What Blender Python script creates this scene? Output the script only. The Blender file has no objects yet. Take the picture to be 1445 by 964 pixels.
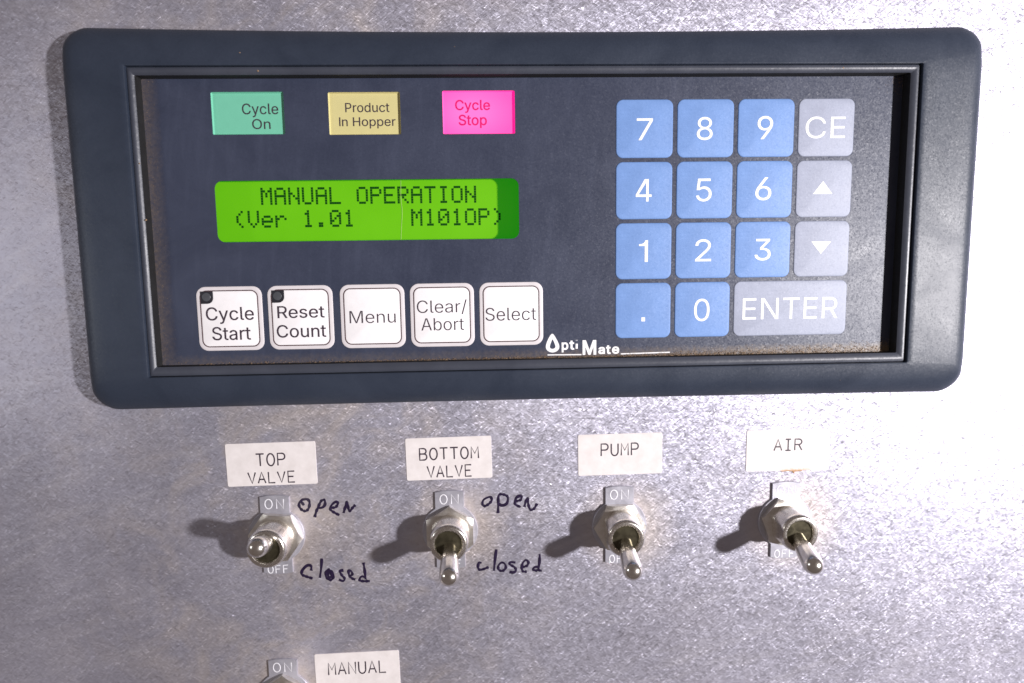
import bpy, bmesh, math, random
from mathutils import Matrix, Vector
random.seed(7)
MM = 0.001
sc = bpy.context.scene
COL = sc.collection

# ------------------------------------------------------------------ frame of the place
# Everything is measured in millimetres on the upright steel panel:
# x to the right, y up, z out of the panel.  World: (x, -z, y) in metres.
RX = Matrix.Rotation(math.pi / 2, 4, 'X')
def world(x, y, z): return Vector((x, -z, y)) * MM

# ------------------------------------------------------------------ camera
cam = bpy.data.cameras.new('camera'); co = bpy.data.objects.new('camera', cam); COL.objects.link(co)
cam.sensor_width = 36.0; cam.lens = 36.0 * 900 / 1445
cam.clip_start = 0.005; cam.clip_end = 20
R = Matrix(((0.999194, 0.018562, -0.035578, 0), (-0.014481, 0.993634, 0.11172, 0), (0.037425, -0.111114, 0.993103, 0), (0, 0, 0, 1)))
co.matrix_world = Matrix.Translation(world(0, 0, 191.49)) @ RX @ R
cam.dof.use_dof = True; cam.dof.focus_distance = 0.192; cam.dof.aperture_fstop = 9.0
sc.camera = co

# ------------------------------------------------------------------ light
w = bpy.data.worlds.new('World'); sc.world = w; w.use_nodes = True
wb = w.node_tree.nodes['Background']; wb.inputs[0].default_value = (1.0, 0.82, 0.77, 1); wb.inputs[1].default_value = 0.145

def area(name, pos, target, size, power, color, shape='DISK', size_y=None):
    l = bpy.data.lights.new(name, 'AREA'); l.shape = shape; l.size = size * MM; l.energy = power; l.color = color
    if size_y: l.size_y = size_y * MM
    o = bpy.data.objects.new(name, l); COL.objects.link(o)
    o.location = world(*pos)
    d = world(*target) - world(*pos)
    o.rotation_euler = d.to_track_quat('-Z', 'Y').to_euler()
    return o
area('key_lamp', (555, -25, 535), (30, -20, 0), 40, 9.7, (1.0, 0.965, 0.985))
area('left_lamp', (-330, -10, 190), (-60, 0, 0), 45, 0.125, (0.94, 0.97, 1.0))

sc.view_settings.view_transform = 'Standard'; sc.view_settings.look = 'None'
sc.view_settings.exposure = 0.0; sc.view_settings.gamma = 1.0
sc.render.engine = 'CYCLES'; sc.cycles.max_bounces = 8
sc.cycles.use_denoising = True

# ------------------------------------------------------------------ materials
class NT:
    def __init__(s, name):
        s.m = bpy.data.materials.new(name); s.m.use_nodes = True; s.t = s.m.node_tree
        s.b = s.t.nodes['Principled BSDF']; s.out = s.t.nodes['Material Output']
    def n(s, typ, **k):
        nd = s.t.nodes.new(typ)
        for a, v in k.items(): setattr(nd, a, v)
        return nd
    def l(s, a, b): s.t.links.new(a, b)
    def coord(s, scale=1000.0, rot=0.0, sxy=(1, 1, 1)):
        """object coordinates in millimetres, turned in the panel's plane and stretched"""
        tc = s.n('ShaderNodeTexCoord')
        r = s.n('ShaderNodeMapping'); r.inputs['Rotation'].default_value = (0, 0, rot)
        r.inputs['Scale'].default_value = (scale, scale, scale)
        s.l(tc.outputs['Object'], r.inputs['Vector'])
        q = s.n('ShaderNodeMapping'); q.inputs['Scale'].default_value = sxy
        s.l(r.outputs[0], q.inputs['Vector'])
        return q.outputs[0]
    def noise(s, vec, scale, detail=3, rough=0.5, dist=0.0):
        nz = s.n('ShaderNodeTexNoise'); nz.inputs['Scale'].default_value = scale; nz.inputs['Detail'].default_value = detail
        nz.inputs['Roughness'].default_value = rough; nz.inputs['Distortion'].default_value = dist
        s.l(vec, nz.inputs['Vector']); return nz.outputs['Fac']
    def ramp(s, fac, lo, hi, a=0.0, b=1.0):
        m = s.n('ShaderNodeMapRange'); m.inputs[1].default_value = lo; m.inputs[2].default_value = hi
        m.inputs[3].default_value = a; m.inputs[4].default_value = b
        s.l(fac, m.inputs[0]); return m.outputs[0]
    def math(s, op, a, b=None):
        m = s.n('ShaderNodeMath', operation=op)
        for i, v in enumerate((a, b)):
            if v is None: continue
            if isinstance(v, (int, float)): m.inputs[i].default_value = v
            else: s.l(v, m.inputs[i])
        return m.outputs[0]
    def mix(s, fac, a, b):
        m = s.n('ShaderNodeMix', data_type='RGBA')
        if isinstance(fac, (int, float)): m.inputs[0].default_value = fac
        else: s.l(fac, m.inputs[0])
        for i, v in ((6, a), (7, b)):
            if isinstance(v, tuple): m.inputs[i].default_value = (*v, 1)
            else: s.l(v, m.inputs[i])
        return m.outputs[2]
    def bump(s, h, dist, strength=1.0, prev=None):
        b = s.n('ShaderNodeBump'); b.inputs['Distance'].default_value = dist * MM; b.inputs['Strength'].default_value = strength
        s.l(h, b.inputs['Height'])
        if prev: s.l(prev, b.inputs['Normal'])
        return b.outputs[0]
    def setp(s, **k):
        names = dict(color='Base Color', rough='Roughness', metal='Metallic', spec='Specular IOR Level', coat='Coat Weight', coatr='Coat Roughness',
                     emit='Emission Color', estr='Emission Strength', normal='Normal', aniso='Anisotropic', sheen='Sheen Weight', sss='Subsurface Weight')
        for a, v in k.items():
            i = s.b.inputs[names[a]]
            if isinstance(v, tuple): i.default_value = (*v, 1)
            elif isinstance(v, (int, float)): i.default_value = v
            else: s.l(v, i)
        return s.m

def facets(t, layers, k, base=None):
    """tiny flat facets: every Voronoi cell leans its own way; layers = [(rotation, cells/mm along, across, seed)]"""
    geo = t.n('ShaderNodeNewGeometry'); tot = None
    for rot, sx, sy, seed, *rare in layers:
        v = t.coord(rot=rot, sxy=(sx, sy, 0.001))
        o = t.n('ShaderNodeVectorMath', operation='ADD'); t.l(v, o.inputs[0]); o.inputs[1].default_value = (seed, seed * .7, 0)
        vo = t.n('ShaderNodeTexVoronoi'); vo.voronoi_dimensions = '2D'; vo.inputs['Scale'].default_value = 1.0; t.l(o.outputs[0], vo.inputs['Vector'])
        d = t.n('ShaderNodeVectorMath', operation='SUBTRACT'); t.l(vo.outputs['Color'], d.inputs[0]); d.inputs[1].default_value = (.5, .5, .5)
        # cube-ish spread: most cells nearly flat, a few leaning far
        m = t.n('ShaderNodeVectorMath', operation='MULTIPLY'); t.l(d.outputs[0], m.inputs[0]); t.l(d.outputs[0], m.inputs[1])
        a = t.n('ShaderNodeVectorMath', operation='MULTIPLY'); t.l(m.outputs[0], a.inputs[0]); t.l(d.outputs[0], a.inputs[1])
        if rare:      # a few single grains that stand up and glint
            for f_ in (0, 1):
                e = t.n('ShaderNodeVectorMath', operation='MULTIPLY'); t.l(a.outputs[0], e.inputs[0]); t.l(m.outputs[0], e.inputs[1]); a = e
            e = t.n('ShaderNodeVectorMath', operation='SCALE'); t.l(a.outputs[0], e.inputs[0]); e.inputs['Scale'].default_value = rare[0]; a = e
        if tot is None: tot = a.outputs[0]
        else:
            q = t.n('ShaderNodeVectorMath', operation='ADD'); t.l(tot, q.inputs[0]); t.l(a.outputs[0], q.inputs[1]); tot = q.outputs[0]
    sc_ = t.n('ShaderNodeVectorMath', operation='SCALE'); t.l(tot, sc_.inputs[0]); sc_.inputs['Scale'].default_value = k
    q = t.n('ShaderNodeVectorMath', operation='ADD'); t.l(base or geo.outputs['Normal'], q.inputs[0]); t.l(sc_.outputs[0], q.inputs[1])
    nn = t.n('ShaderNodeVectorMath', operation='NORMALIZE'); t.l(q.outputs[0], nn.inputs[0])
    return nn.outputs[0]

def xy_of(t, vec):
    sp = t.n('ShaderNodeSeparateXYZ'); t.l(vec, sp.inputs[0]); return sp.outputs

def mat_steel():
    t = NT('sanded_steel')
    c = t.coord()
    blot = t.noise(c, 0.018, 5, 0.6, 0.6)
    blot2 = t.noise(c, 0.055, 4, 0.6, 1.0)
    # the sheet is very slightly bowed
    sp0 = xy_of(t, c); dy = t.math('ADD', sp0[1], -55.0)
    bow = t.math('MULTIPLY', t.math('MULTIPLY', dy, dy), -1 / 3000.0)
    dent = t.math('MULTIPLY', t.noise(c, 0.012, 1, 0.4), 3.0)
    bn = t.bump(t.math('ADD', bow, dent), 1.0, 1.0)
    nrm = facets(t, [(0.55, .40, 5.6, 0), (-0.70, .44, 5.8, 31), (0.05, .36, 5.2, 77), (1.25, .5, 5.4, 123), (0.45, 1.1, 4.0, 300, 42.0), (-0.65, 1.0, 3.8, 350, 42.0)], 0.66, bn)
    # warm smears and greasy wipes, most of them around the switches
    sp = xy_of(t, c)
    dx = t.math('ABSOLUTE', t.math('ADD', sp[0], 58.0)); band = t.ramp(dx, 20, 85, 1, 0)
    smear_glow = t.math('MULTIPLY', t.ramp(blot2, 0.45, 0.72), t.ramp(band, 0, 1, 0.08, 0.8))
    tone = t.mix(t.ramp(blot, 0.3, 0.7), (0.455, 0.447, 0.53), (0.55, 0.54, 0.63))
    wv = t.coord(rot=-0.35, sxy=(0.022, 0.10, 1)); wipe = t.noise(wv, 1.0, 4, 0.62, 2.2)
    tone = t.mix(t.math('MULTIPLY', t.ramp(wipe, 0.48, 0.72), 0.4), tone, (0.68, 0.665, 0.73))
    sv = t.coord(rot=0.9, sxy=(0.05, 6.0, 1)); scr = t.ramp(t.noise(sv, 1.0, 2, 0.5), 0.70, 0.76)
    tone = t.mix(t.math('MULTIPLY', scr, 0.5), tone, (0.75, 0.73, 0.78))
    # glow off the chrome nuts painted in with grime, as a ring round each switch of the row (53 mm apart) and the one below
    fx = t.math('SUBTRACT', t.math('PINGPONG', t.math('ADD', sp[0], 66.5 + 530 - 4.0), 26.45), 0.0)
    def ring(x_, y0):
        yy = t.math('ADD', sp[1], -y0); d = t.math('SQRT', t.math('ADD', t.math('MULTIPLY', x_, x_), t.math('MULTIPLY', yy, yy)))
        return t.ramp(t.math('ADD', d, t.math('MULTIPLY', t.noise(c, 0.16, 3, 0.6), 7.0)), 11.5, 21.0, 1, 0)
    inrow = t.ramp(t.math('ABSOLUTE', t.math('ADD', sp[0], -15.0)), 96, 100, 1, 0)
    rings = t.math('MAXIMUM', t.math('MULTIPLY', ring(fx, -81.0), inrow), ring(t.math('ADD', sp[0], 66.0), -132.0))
    smear_glow = t.math('MINIMUM', t.math('ADD', smear_glow, t.math('MULTIPLY', rings, 0.8)), 1.0)
    col = t.mix(t.math('MULTIPLY', smear_glow, 0.75), tone, (0.66, 0.585, 0.53))
    rough = t.math('ADD', t.ramp(blot, 0.25, 0.75, 0.53, 0.60), t.math('MULTIPLY', smear_glow, 0.06))
    return t.setp(color=col, rough=rough, metal=0.84, normal=nrm)

def mat_plastic(name, base, rough=0.45, grain=0.02, gscale=3.0, grime=False, spec=0.5):
    t = NT(name); c = t.coord()
    n1 = t.noise(c, 0.05, 4, 0.6, 0.8); n2 = t.noise(c, gscale, 2, 0.6)
    hi = tuple(min(1, x * 1.22 + 0.004) for x in base)
    col = t.mix(t.ramp(n1, 0.3, 0.7), base, hi)
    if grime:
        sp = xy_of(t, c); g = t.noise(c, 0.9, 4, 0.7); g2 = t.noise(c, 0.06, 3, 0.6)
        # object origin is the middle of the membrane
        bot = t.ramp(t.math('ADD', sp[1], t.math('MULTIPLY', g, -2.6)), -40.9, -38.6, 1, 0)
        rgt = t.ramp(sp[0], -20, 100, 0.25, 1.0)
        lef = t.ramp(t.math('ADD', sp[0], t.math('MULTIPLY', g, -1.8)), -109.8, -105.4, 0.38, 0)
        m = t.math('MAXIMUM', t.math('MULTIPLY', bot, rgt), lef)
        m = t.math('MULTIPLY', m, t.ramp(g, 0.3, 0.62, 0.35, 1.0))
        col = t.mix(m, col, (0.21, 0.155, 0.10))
        # greasy wipe marks
        v = t.coord(rot=0.1, sxy=(1.0, 0.12, 1)); wps = t.noise(v, 0.35, 3, 0.6)
        col = t.mix(t.math('MULTIPLY', t.ramp(wps, 0.5, 0.75), 0.22), col, tuple(min(1, x * 1.7 + .02) for x in base))
    nrm = facets(t, [(0.3, gscale, gscale, 5), (1.0, gscale * .7, gscale * .7, 50)], grain)
    r = t.ramp(n1, 0.25, 0.75, rough - 0.05, rough + 0.07)
    return t.setp(color=col, rough=r, normal=nrm, spec=spec)

def mat_plain(name, col, rough=0.5, metal=0.0, emit=None, estr=0.0, var=0.12, vs=0.4, bump=0.0, bs=1.5, spec=0.5):
    t = NT(name); c = t.coord()
    n1 = t.noise(c, vs, 3, 0.6)
    cc = t.mix(t.ramp(n1, 0.3, 0.7), tuple(x * (1 - var) for x in col), tuple(min(1, x * (1 + var * .6)) for x in col))
    k = dict(color=cc, rough=t.ramp(n1, 0.3, 0.7, max(0.02, rough * .85), rough * 1.15), metal=metal, spec=spec)
    if emit: k['emit'] = emit; k['estr'] = estr
    if bump: k['normal'] = t.bump(t.noise(c, bs, 2), bump, 1.0)
    return t.setp(**k)

def mat_nickel(name='worn_nickel', r0=0.17, r1=0.26):
    t = NT(name); c = t.coord()
    n1 = t.noise(c, 0.5, 4, 0.65); n2 = t.noise(c, 2.5, 3, 0.6)
    col = t.mix(t.ramp(n1, 0.35, 0.7), (0.84, 0.81, 0.77), (0.72, 0.67, 0.60))
    return t.setp(color=col, metal=1.0, rough=t.ramp(n2, 0.3, 0.7, r0, r1))

def mat_paper():
    t = NT('label_paper'); c = t.coord()
    n1 = t.noise(c, 0.25, 4, 0.6); n2 = t.noise(c, 1.2, 2)
    col = t.mix(t.ramp(n1, 0.3, 0.7), (0.78, 0.735, 0.725), (0.68, 0.635, 0.62))
    return t.setp(color=col, rough=0.6, spec=0.12, normal=t.bump(n2, 0.01))

def mat_paper_stained():
    t = NT('label_paper_stained'); c = t.coord()
    n1 = t.noise(c, 0.25, 4, 0.6); g = t.noise(c, 0.8, 3, 0.7); sp = xy_of(t, c)
    col = t.mix(t.ramp(n1, 0.3, 0.7), (0.80, 0.755, 0.745), (0.70, 0.655, 0.64))
    y = t.ramp(t.math('ADD', sp[1], t.math('MULTIPLY', g, -2.2)), -7.8, -6.6, 1, 0)
    x = t.ramp(t.math('ABSOLUTE', t.math('ADD', sp[0], -2.5)), 2.5, 6.5, 1, 0)
    col = t.mix(t.math('MULTIPLY', t.math('MULTIPLY', x, y), 0.75), col, (0.50, 0.28, 0.12))
    return t.setp(color=col, rough=0.6, spec=0.12)

def mat_lit_lens():
    """a lamp sits behind the lens: palest in the middle, deeper towards the rim"""
    t = NT('lit_red_lens'); c = t.coord(sxy=(1, 1.5, 1)); ln = t.n('ShaderNodeVectorMath', operation='LENGTH')
    o = t.n('ShaderNodeVectorMath', operation='ADD'); t.l(c, o.inputs[0]); o.inputs[1].default_value = (2.0, 0, 0); t.l(o.outputs[0], ln.inputs[0])
    g_ = t.ramp(ln.outputs['Value'], 3.0, 12.5)
    em = t.mix(g_, (1.0, 0.14, 0.56), (1.0, 0.0, 0.34))
    return t.setp(color=(0.62, 0.10, 0.26), rough=0.35, emit=em, estr=0.75)

def mat_pane():
    t = NT('clear_window'); t.t.nodes.remove(t.b)
    tr = t.n('ShaderNodeBsdfTransparent'); gl = t.n('ShaderNodeBsdfGlossy'); gl.inputs['Roughness'].default_value = 0.12
    mx = t.n('ShaderNodeMixShader'); mx.inputs[0].default_value = 0.02; t.l(tr.outputs[0], mx.inputs[1]); t.l(gl.outputs[0], mx.inputs[2])
    t.l(mx.outputs[0], t.out.inputs['Surface']); return t.m

M = dict(
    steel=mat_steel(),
    bezel=mat_plastic('bezel_plastic', (0.023, 0.031, 0.050), 0.45, 0.34, 3.4, spec=0.40),
    membrane=mat_plastic('membrane_film', (0.031, 0.038, 0.066), 0.43, 0.42, 3.2, grime=True, spec=0.45),
    bead=mat_plastic('dusty_bead_plastic', (0.042, 0.047, 0.064), 0.40, 0.22, 3.0, spec=0.5),
    blue=mat_plastic('blue_key_film', (0.14, 0.25, 0.51), 0.5, 0.3, 3.2, spec=.35),
    grey=mat_plastic('grey_key_film', (0.29, 0.315, 0.40), 0.5, 0.3, 3.2, spec=.35),
    whiterim=mat_plain('white_key_rim', (0.70, 0.66, 0.675), 0.45, var=0.03),
    white=mat_plain('white_key_film', (0.88, 0.86, 0.87), 0.45, var=0.03),
    ivory=mat_plain('white_print', (0.86, 0.86, 0.86), 0.5, var=0.03),
    ink=mat_plain('dark_print', (0.045, 0.03, 0.045), 0.5),
    inkline=mat_plain('thin_line_print', (0.09, 0.05, 0.055), 0.5),
    green=mat_plain('green_lens', (0.17, 0.53, 0.37), 0.35, var=0.02),
    yellow=mat_plain('yellow_lens', (0.62, 0.56, 0.26), 0.35, var=0.02),
    pink=mat_lit_lens(),
    pinkink=mat_plain('lit_magenta_print', (0.45, 0.005, 0.10), 0.4, emit=(0.8, 0.0, 0.14), estr=0.35, var=0.05),
    lcd=mat_plain('display_backlight', (0.14, 0.335, 0.001), 0.5, spec=.15, emit=(0.0, 1.0, 0.02), estr=0.20, var=0.05, vs=0.05),
    lcddot=mat_plain('display_segment', (0.004, 0.045, 0.003), 0.5, spec=.1, emit=(0, 1, 0.05), estr=0.012),
    pane=mat_pane(), scratch=mat_plain('scratched_film', (0.42, 0.62, 0.16), 0.6),
    cavity=mat_plain('housing_black', (0.01, 0.01, 0.011), 0.7),
    led=mat_plain('unlit_led', (0.07, 0.075, 0.085), 0.3),
    ledwin=mat_plain('led_window_print', (0.018, 0.018, 0.024), 0.4),
    nickel=mat_nickel(), satin=mat_nickel('satin_nickel', 0.30, 0.42), collar=mat_nickel('collar_nickel', 0.20, 0.32),
    tab=mat_plain('aluminium_plate', (0.51, 0.505, 0.57), 0.42, 0.6, var=0.08, bump=0.01),
    brass=mat_plain('tarnished_brass', (0.095, 0.085, 0.055), 0.34, 0.8, var=0.35, vs=0.5, bump=0.02),
    engr=mat_plain('engraved_fill', (0.88, 0.88, 0.92), 0.4, 0.1, var=0.03),
    paper=mat_paper(), paper2=mat_paper_stained(),
    marker=mat_plain('marker_ink', (0.016, 0.008, 0.035), 0.38, var=0.4, vs=0.7),
    dust=mat_plain('brown_dust', (0.30, 0.20, 0.12), 0.9, var=0.5, vs=3.0),
    residue=mat_plain('glue_residue', (0.42, 0.22, 0.09), 0.6, var=0.3, vs=1.0),
)

# ------------------------------------------------------------------ object helpers
ABS = {}      # absolute panel position (mm) of each object's origin
def thing(name, label, cat, pos, group=None):
    o = bpy.data.objects.new(name, None); COL.objects.link(o); o.empty_display_size = 0.005
    o.location = world(*pos); o.rotation_euler = (math.pi / 2, 0, 0)
    o['label'] = label; o['category'] = cat
    if group: o['group'] = group
    ABS[o.name] = Vector(pos); return o

def mesh_of(verts, faces, mat, smooth=False):
    me = bpy.data.meshes.new('m'); me.from_pydata([tuple(c * MM for c in v) for v in verts], [], faces)
    me.validate(); me.materials.append(mat)
    bm = bmesh.new(); bm.from_mesh(me); bmesh.ops.recalc_face_normals(bm, faces=bm.faces); bm.to_mesh(me); bm.free()
    if smooth:
        me.polygons.foreach_set('use_smooth', [True] * len(me.polygons))
    return me

def put(name, me, parent, pos, label=None):
    """link a mesh whose own coordinates are relative to pos (absolute panel millimetres)"""
    o = bpy.data.objects.new(name, me); COL.objects.link(o)
    if me.name == 'm' or me.name.startswith('m.'): me.name = name
    p = Vector(pos)
    if parent is None:
        o.location = world(*p); o.rotation_euler = (math.pi / 2, 0, 0)
    else:
        o.parent = parent; o.location = (p - ABS[parent.name]) * MM
    ABS[o.name] = p
    if label: o['label'] = label
    return o

def sharp(o, ang=35):
    me = o.data if hasattr(o, 'data') else o
    me.set_sharp_from_angle(angle=math.radians(ang)); return o

def rr(x0, x1, y0, y1, r, n=6, m=1):
    """rounded rectangle, counter-clockwise, m pieces per side"""
    r = max(r, 0.01); pts = []
    cs = [(x1 - r, y0 + r, -90), (x1 - r, y1 - r, 0), (x0 + r, y1 - r, 90), (x0 + r, y0 + r, 180)]
    arcs = [[(cx + r * math.cos(math.radians(a0 + 90 * i / n)), cy + r * math.sin(math.radians(a0 + 90 * i / n))) for i in range(n + 1)] for cx, cy, a0 in cs]
    for k in range(4):
        pts += arcs[k]
        a = arcs[k][-1]; b = arcs[(k + 1) % 4][0]
        for j in range(1, m): pts.append((a[0] + (b[0] - a[0]) * j / m, a[1] + (b[1] - a[1]) * j / m))
    return pts

def stack(loops, cap_first=True, cap_last=True):
    """loops: equal-length lists of (x, y, z)"""
    V = [p for lp in loops for p in lp]; n = len(loops[0]); F = []
    for k in range(len(loops) - 1):
        for i in range(n):
            j = (i + 1) % n
            F.append((k * n + i, k * n + j, (k + 1) * n + j, (k + 1) * n + i))
    if cap_first: F.append(tuple(range(n))[::-1])
    if cap_last: F.append(tuple(range((len(loops) - 1) * n, len(loops) * n)))
    return V, F

def pad(w_, h_, r, prof, mat, smooth=True, n=6):
    """rounded pad centred on the origin; prof = [(inset, z), ...]"""
    loops = [[(x, y, z) for x, y in rr(-w_ / 2 + i, w_ / 2 - i, -h_ / 2 + i, h_ / 2 - i, max(r - i, 0.05), n)] for i, z in prof]
    me = mesh_of(*stack(loops), mat, smooth)
    if smooth: me.set_sharp_from_angle(angle=math.radians(20))
    return me

def curve_mesh(cu, mat, zflat=None):
    o = bpy.data.objects.new('tmp', cu); COL.objects.link(o)
    dg = bpy.context.evaluated_depsgraph_get(); dg.update()
    me = bpy.data.meshes.new_from_object(o.evaluated_get(dg))
    bpy.data.objects.remove(o); bpy.data.curves.remove(cu)
    me.materials.clear(); me.materials.append(mat)
    me.name = 'm'
    if zflat is not None:
        for v in me.vertices: v.co.z *= zflat
    return me

def sheet(loops, thick, mat):
    """flat sheet with holes: loops of (x, y) in mm, first the outline"""
    cu = bpy.data.curves.new('c', 'CURVE'); cu.dimensions = '2D'; cu.fill_mode = 'BOTH'; cu.extrude = thick / 2 * MM
    for lp in loops:
        s = cu.splines.new('POLY'); s.points.add(len(lp) - 1); s.use_cyclic_u = True
        for p, (x, y) in zip(s.points, lp): p.co = (x * MM, y * MM, 0, 1)
    return curve_mesh(cu, mat)

def smooth_line(pts, k=5):
    if len(pts) < 3: return pts
    closed = pts[0] == pts[-1]; out = []
    P = [pts[-2] if closed else pts[0]] + list(pts) + [pts[1] if closed else pts[-1]]
    for i in range(1, len(P) - 2):
        a, b, c, d = P[i - 1], P[i], P[i + 1], P[i + 2]
        for j in range(k):
            u = j / k
            out.append(tuple(0.5 * ((2 * b[q]) + (-a[q] + c[q]) * u + (2 * a[q] - 5 * b[q] + 4 * c[q] - d[q]) * u * u + (-a[q] + 3 * b[q] - 3 * c[q] + d[q]) * u ** 3) for q in (0, 1)))
    out.append(pts[-1]); return out

def strokes(lines, r, mat, height=0.05, smooth=False, vary=0.0, res=2):
    """pen strokes of radius r (mm), pressed flat to the given height"""
    cu = bpy.data.curves.new('c', 'CURVE'); cu.dimensions = '3D'; cu.bevel_depth = r * MM; cu.bevel_resolution = res; cu.use_fill_caps = True
    for ln in lines:
        pts = smooth_line(ln) if smooth else ln
        s = cu.splines.new('POLY'); s.points.add(len(pts) - 1)
        for i, (p, q) in enumerate(zip(s.points, pts)):
            p.co = (q[0] * MM, q[1] * MM, 0, 1)
            p.radius = 1 + vary * math.sin(i * 0.9 + q[0] * 3.1)
    me = curve_mesh(cu, mat, height / r)
    return me

def rel(lines, c): return [[(x - c[0], y - c[1]) for x, y in ln] for ln in lines]

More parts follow.
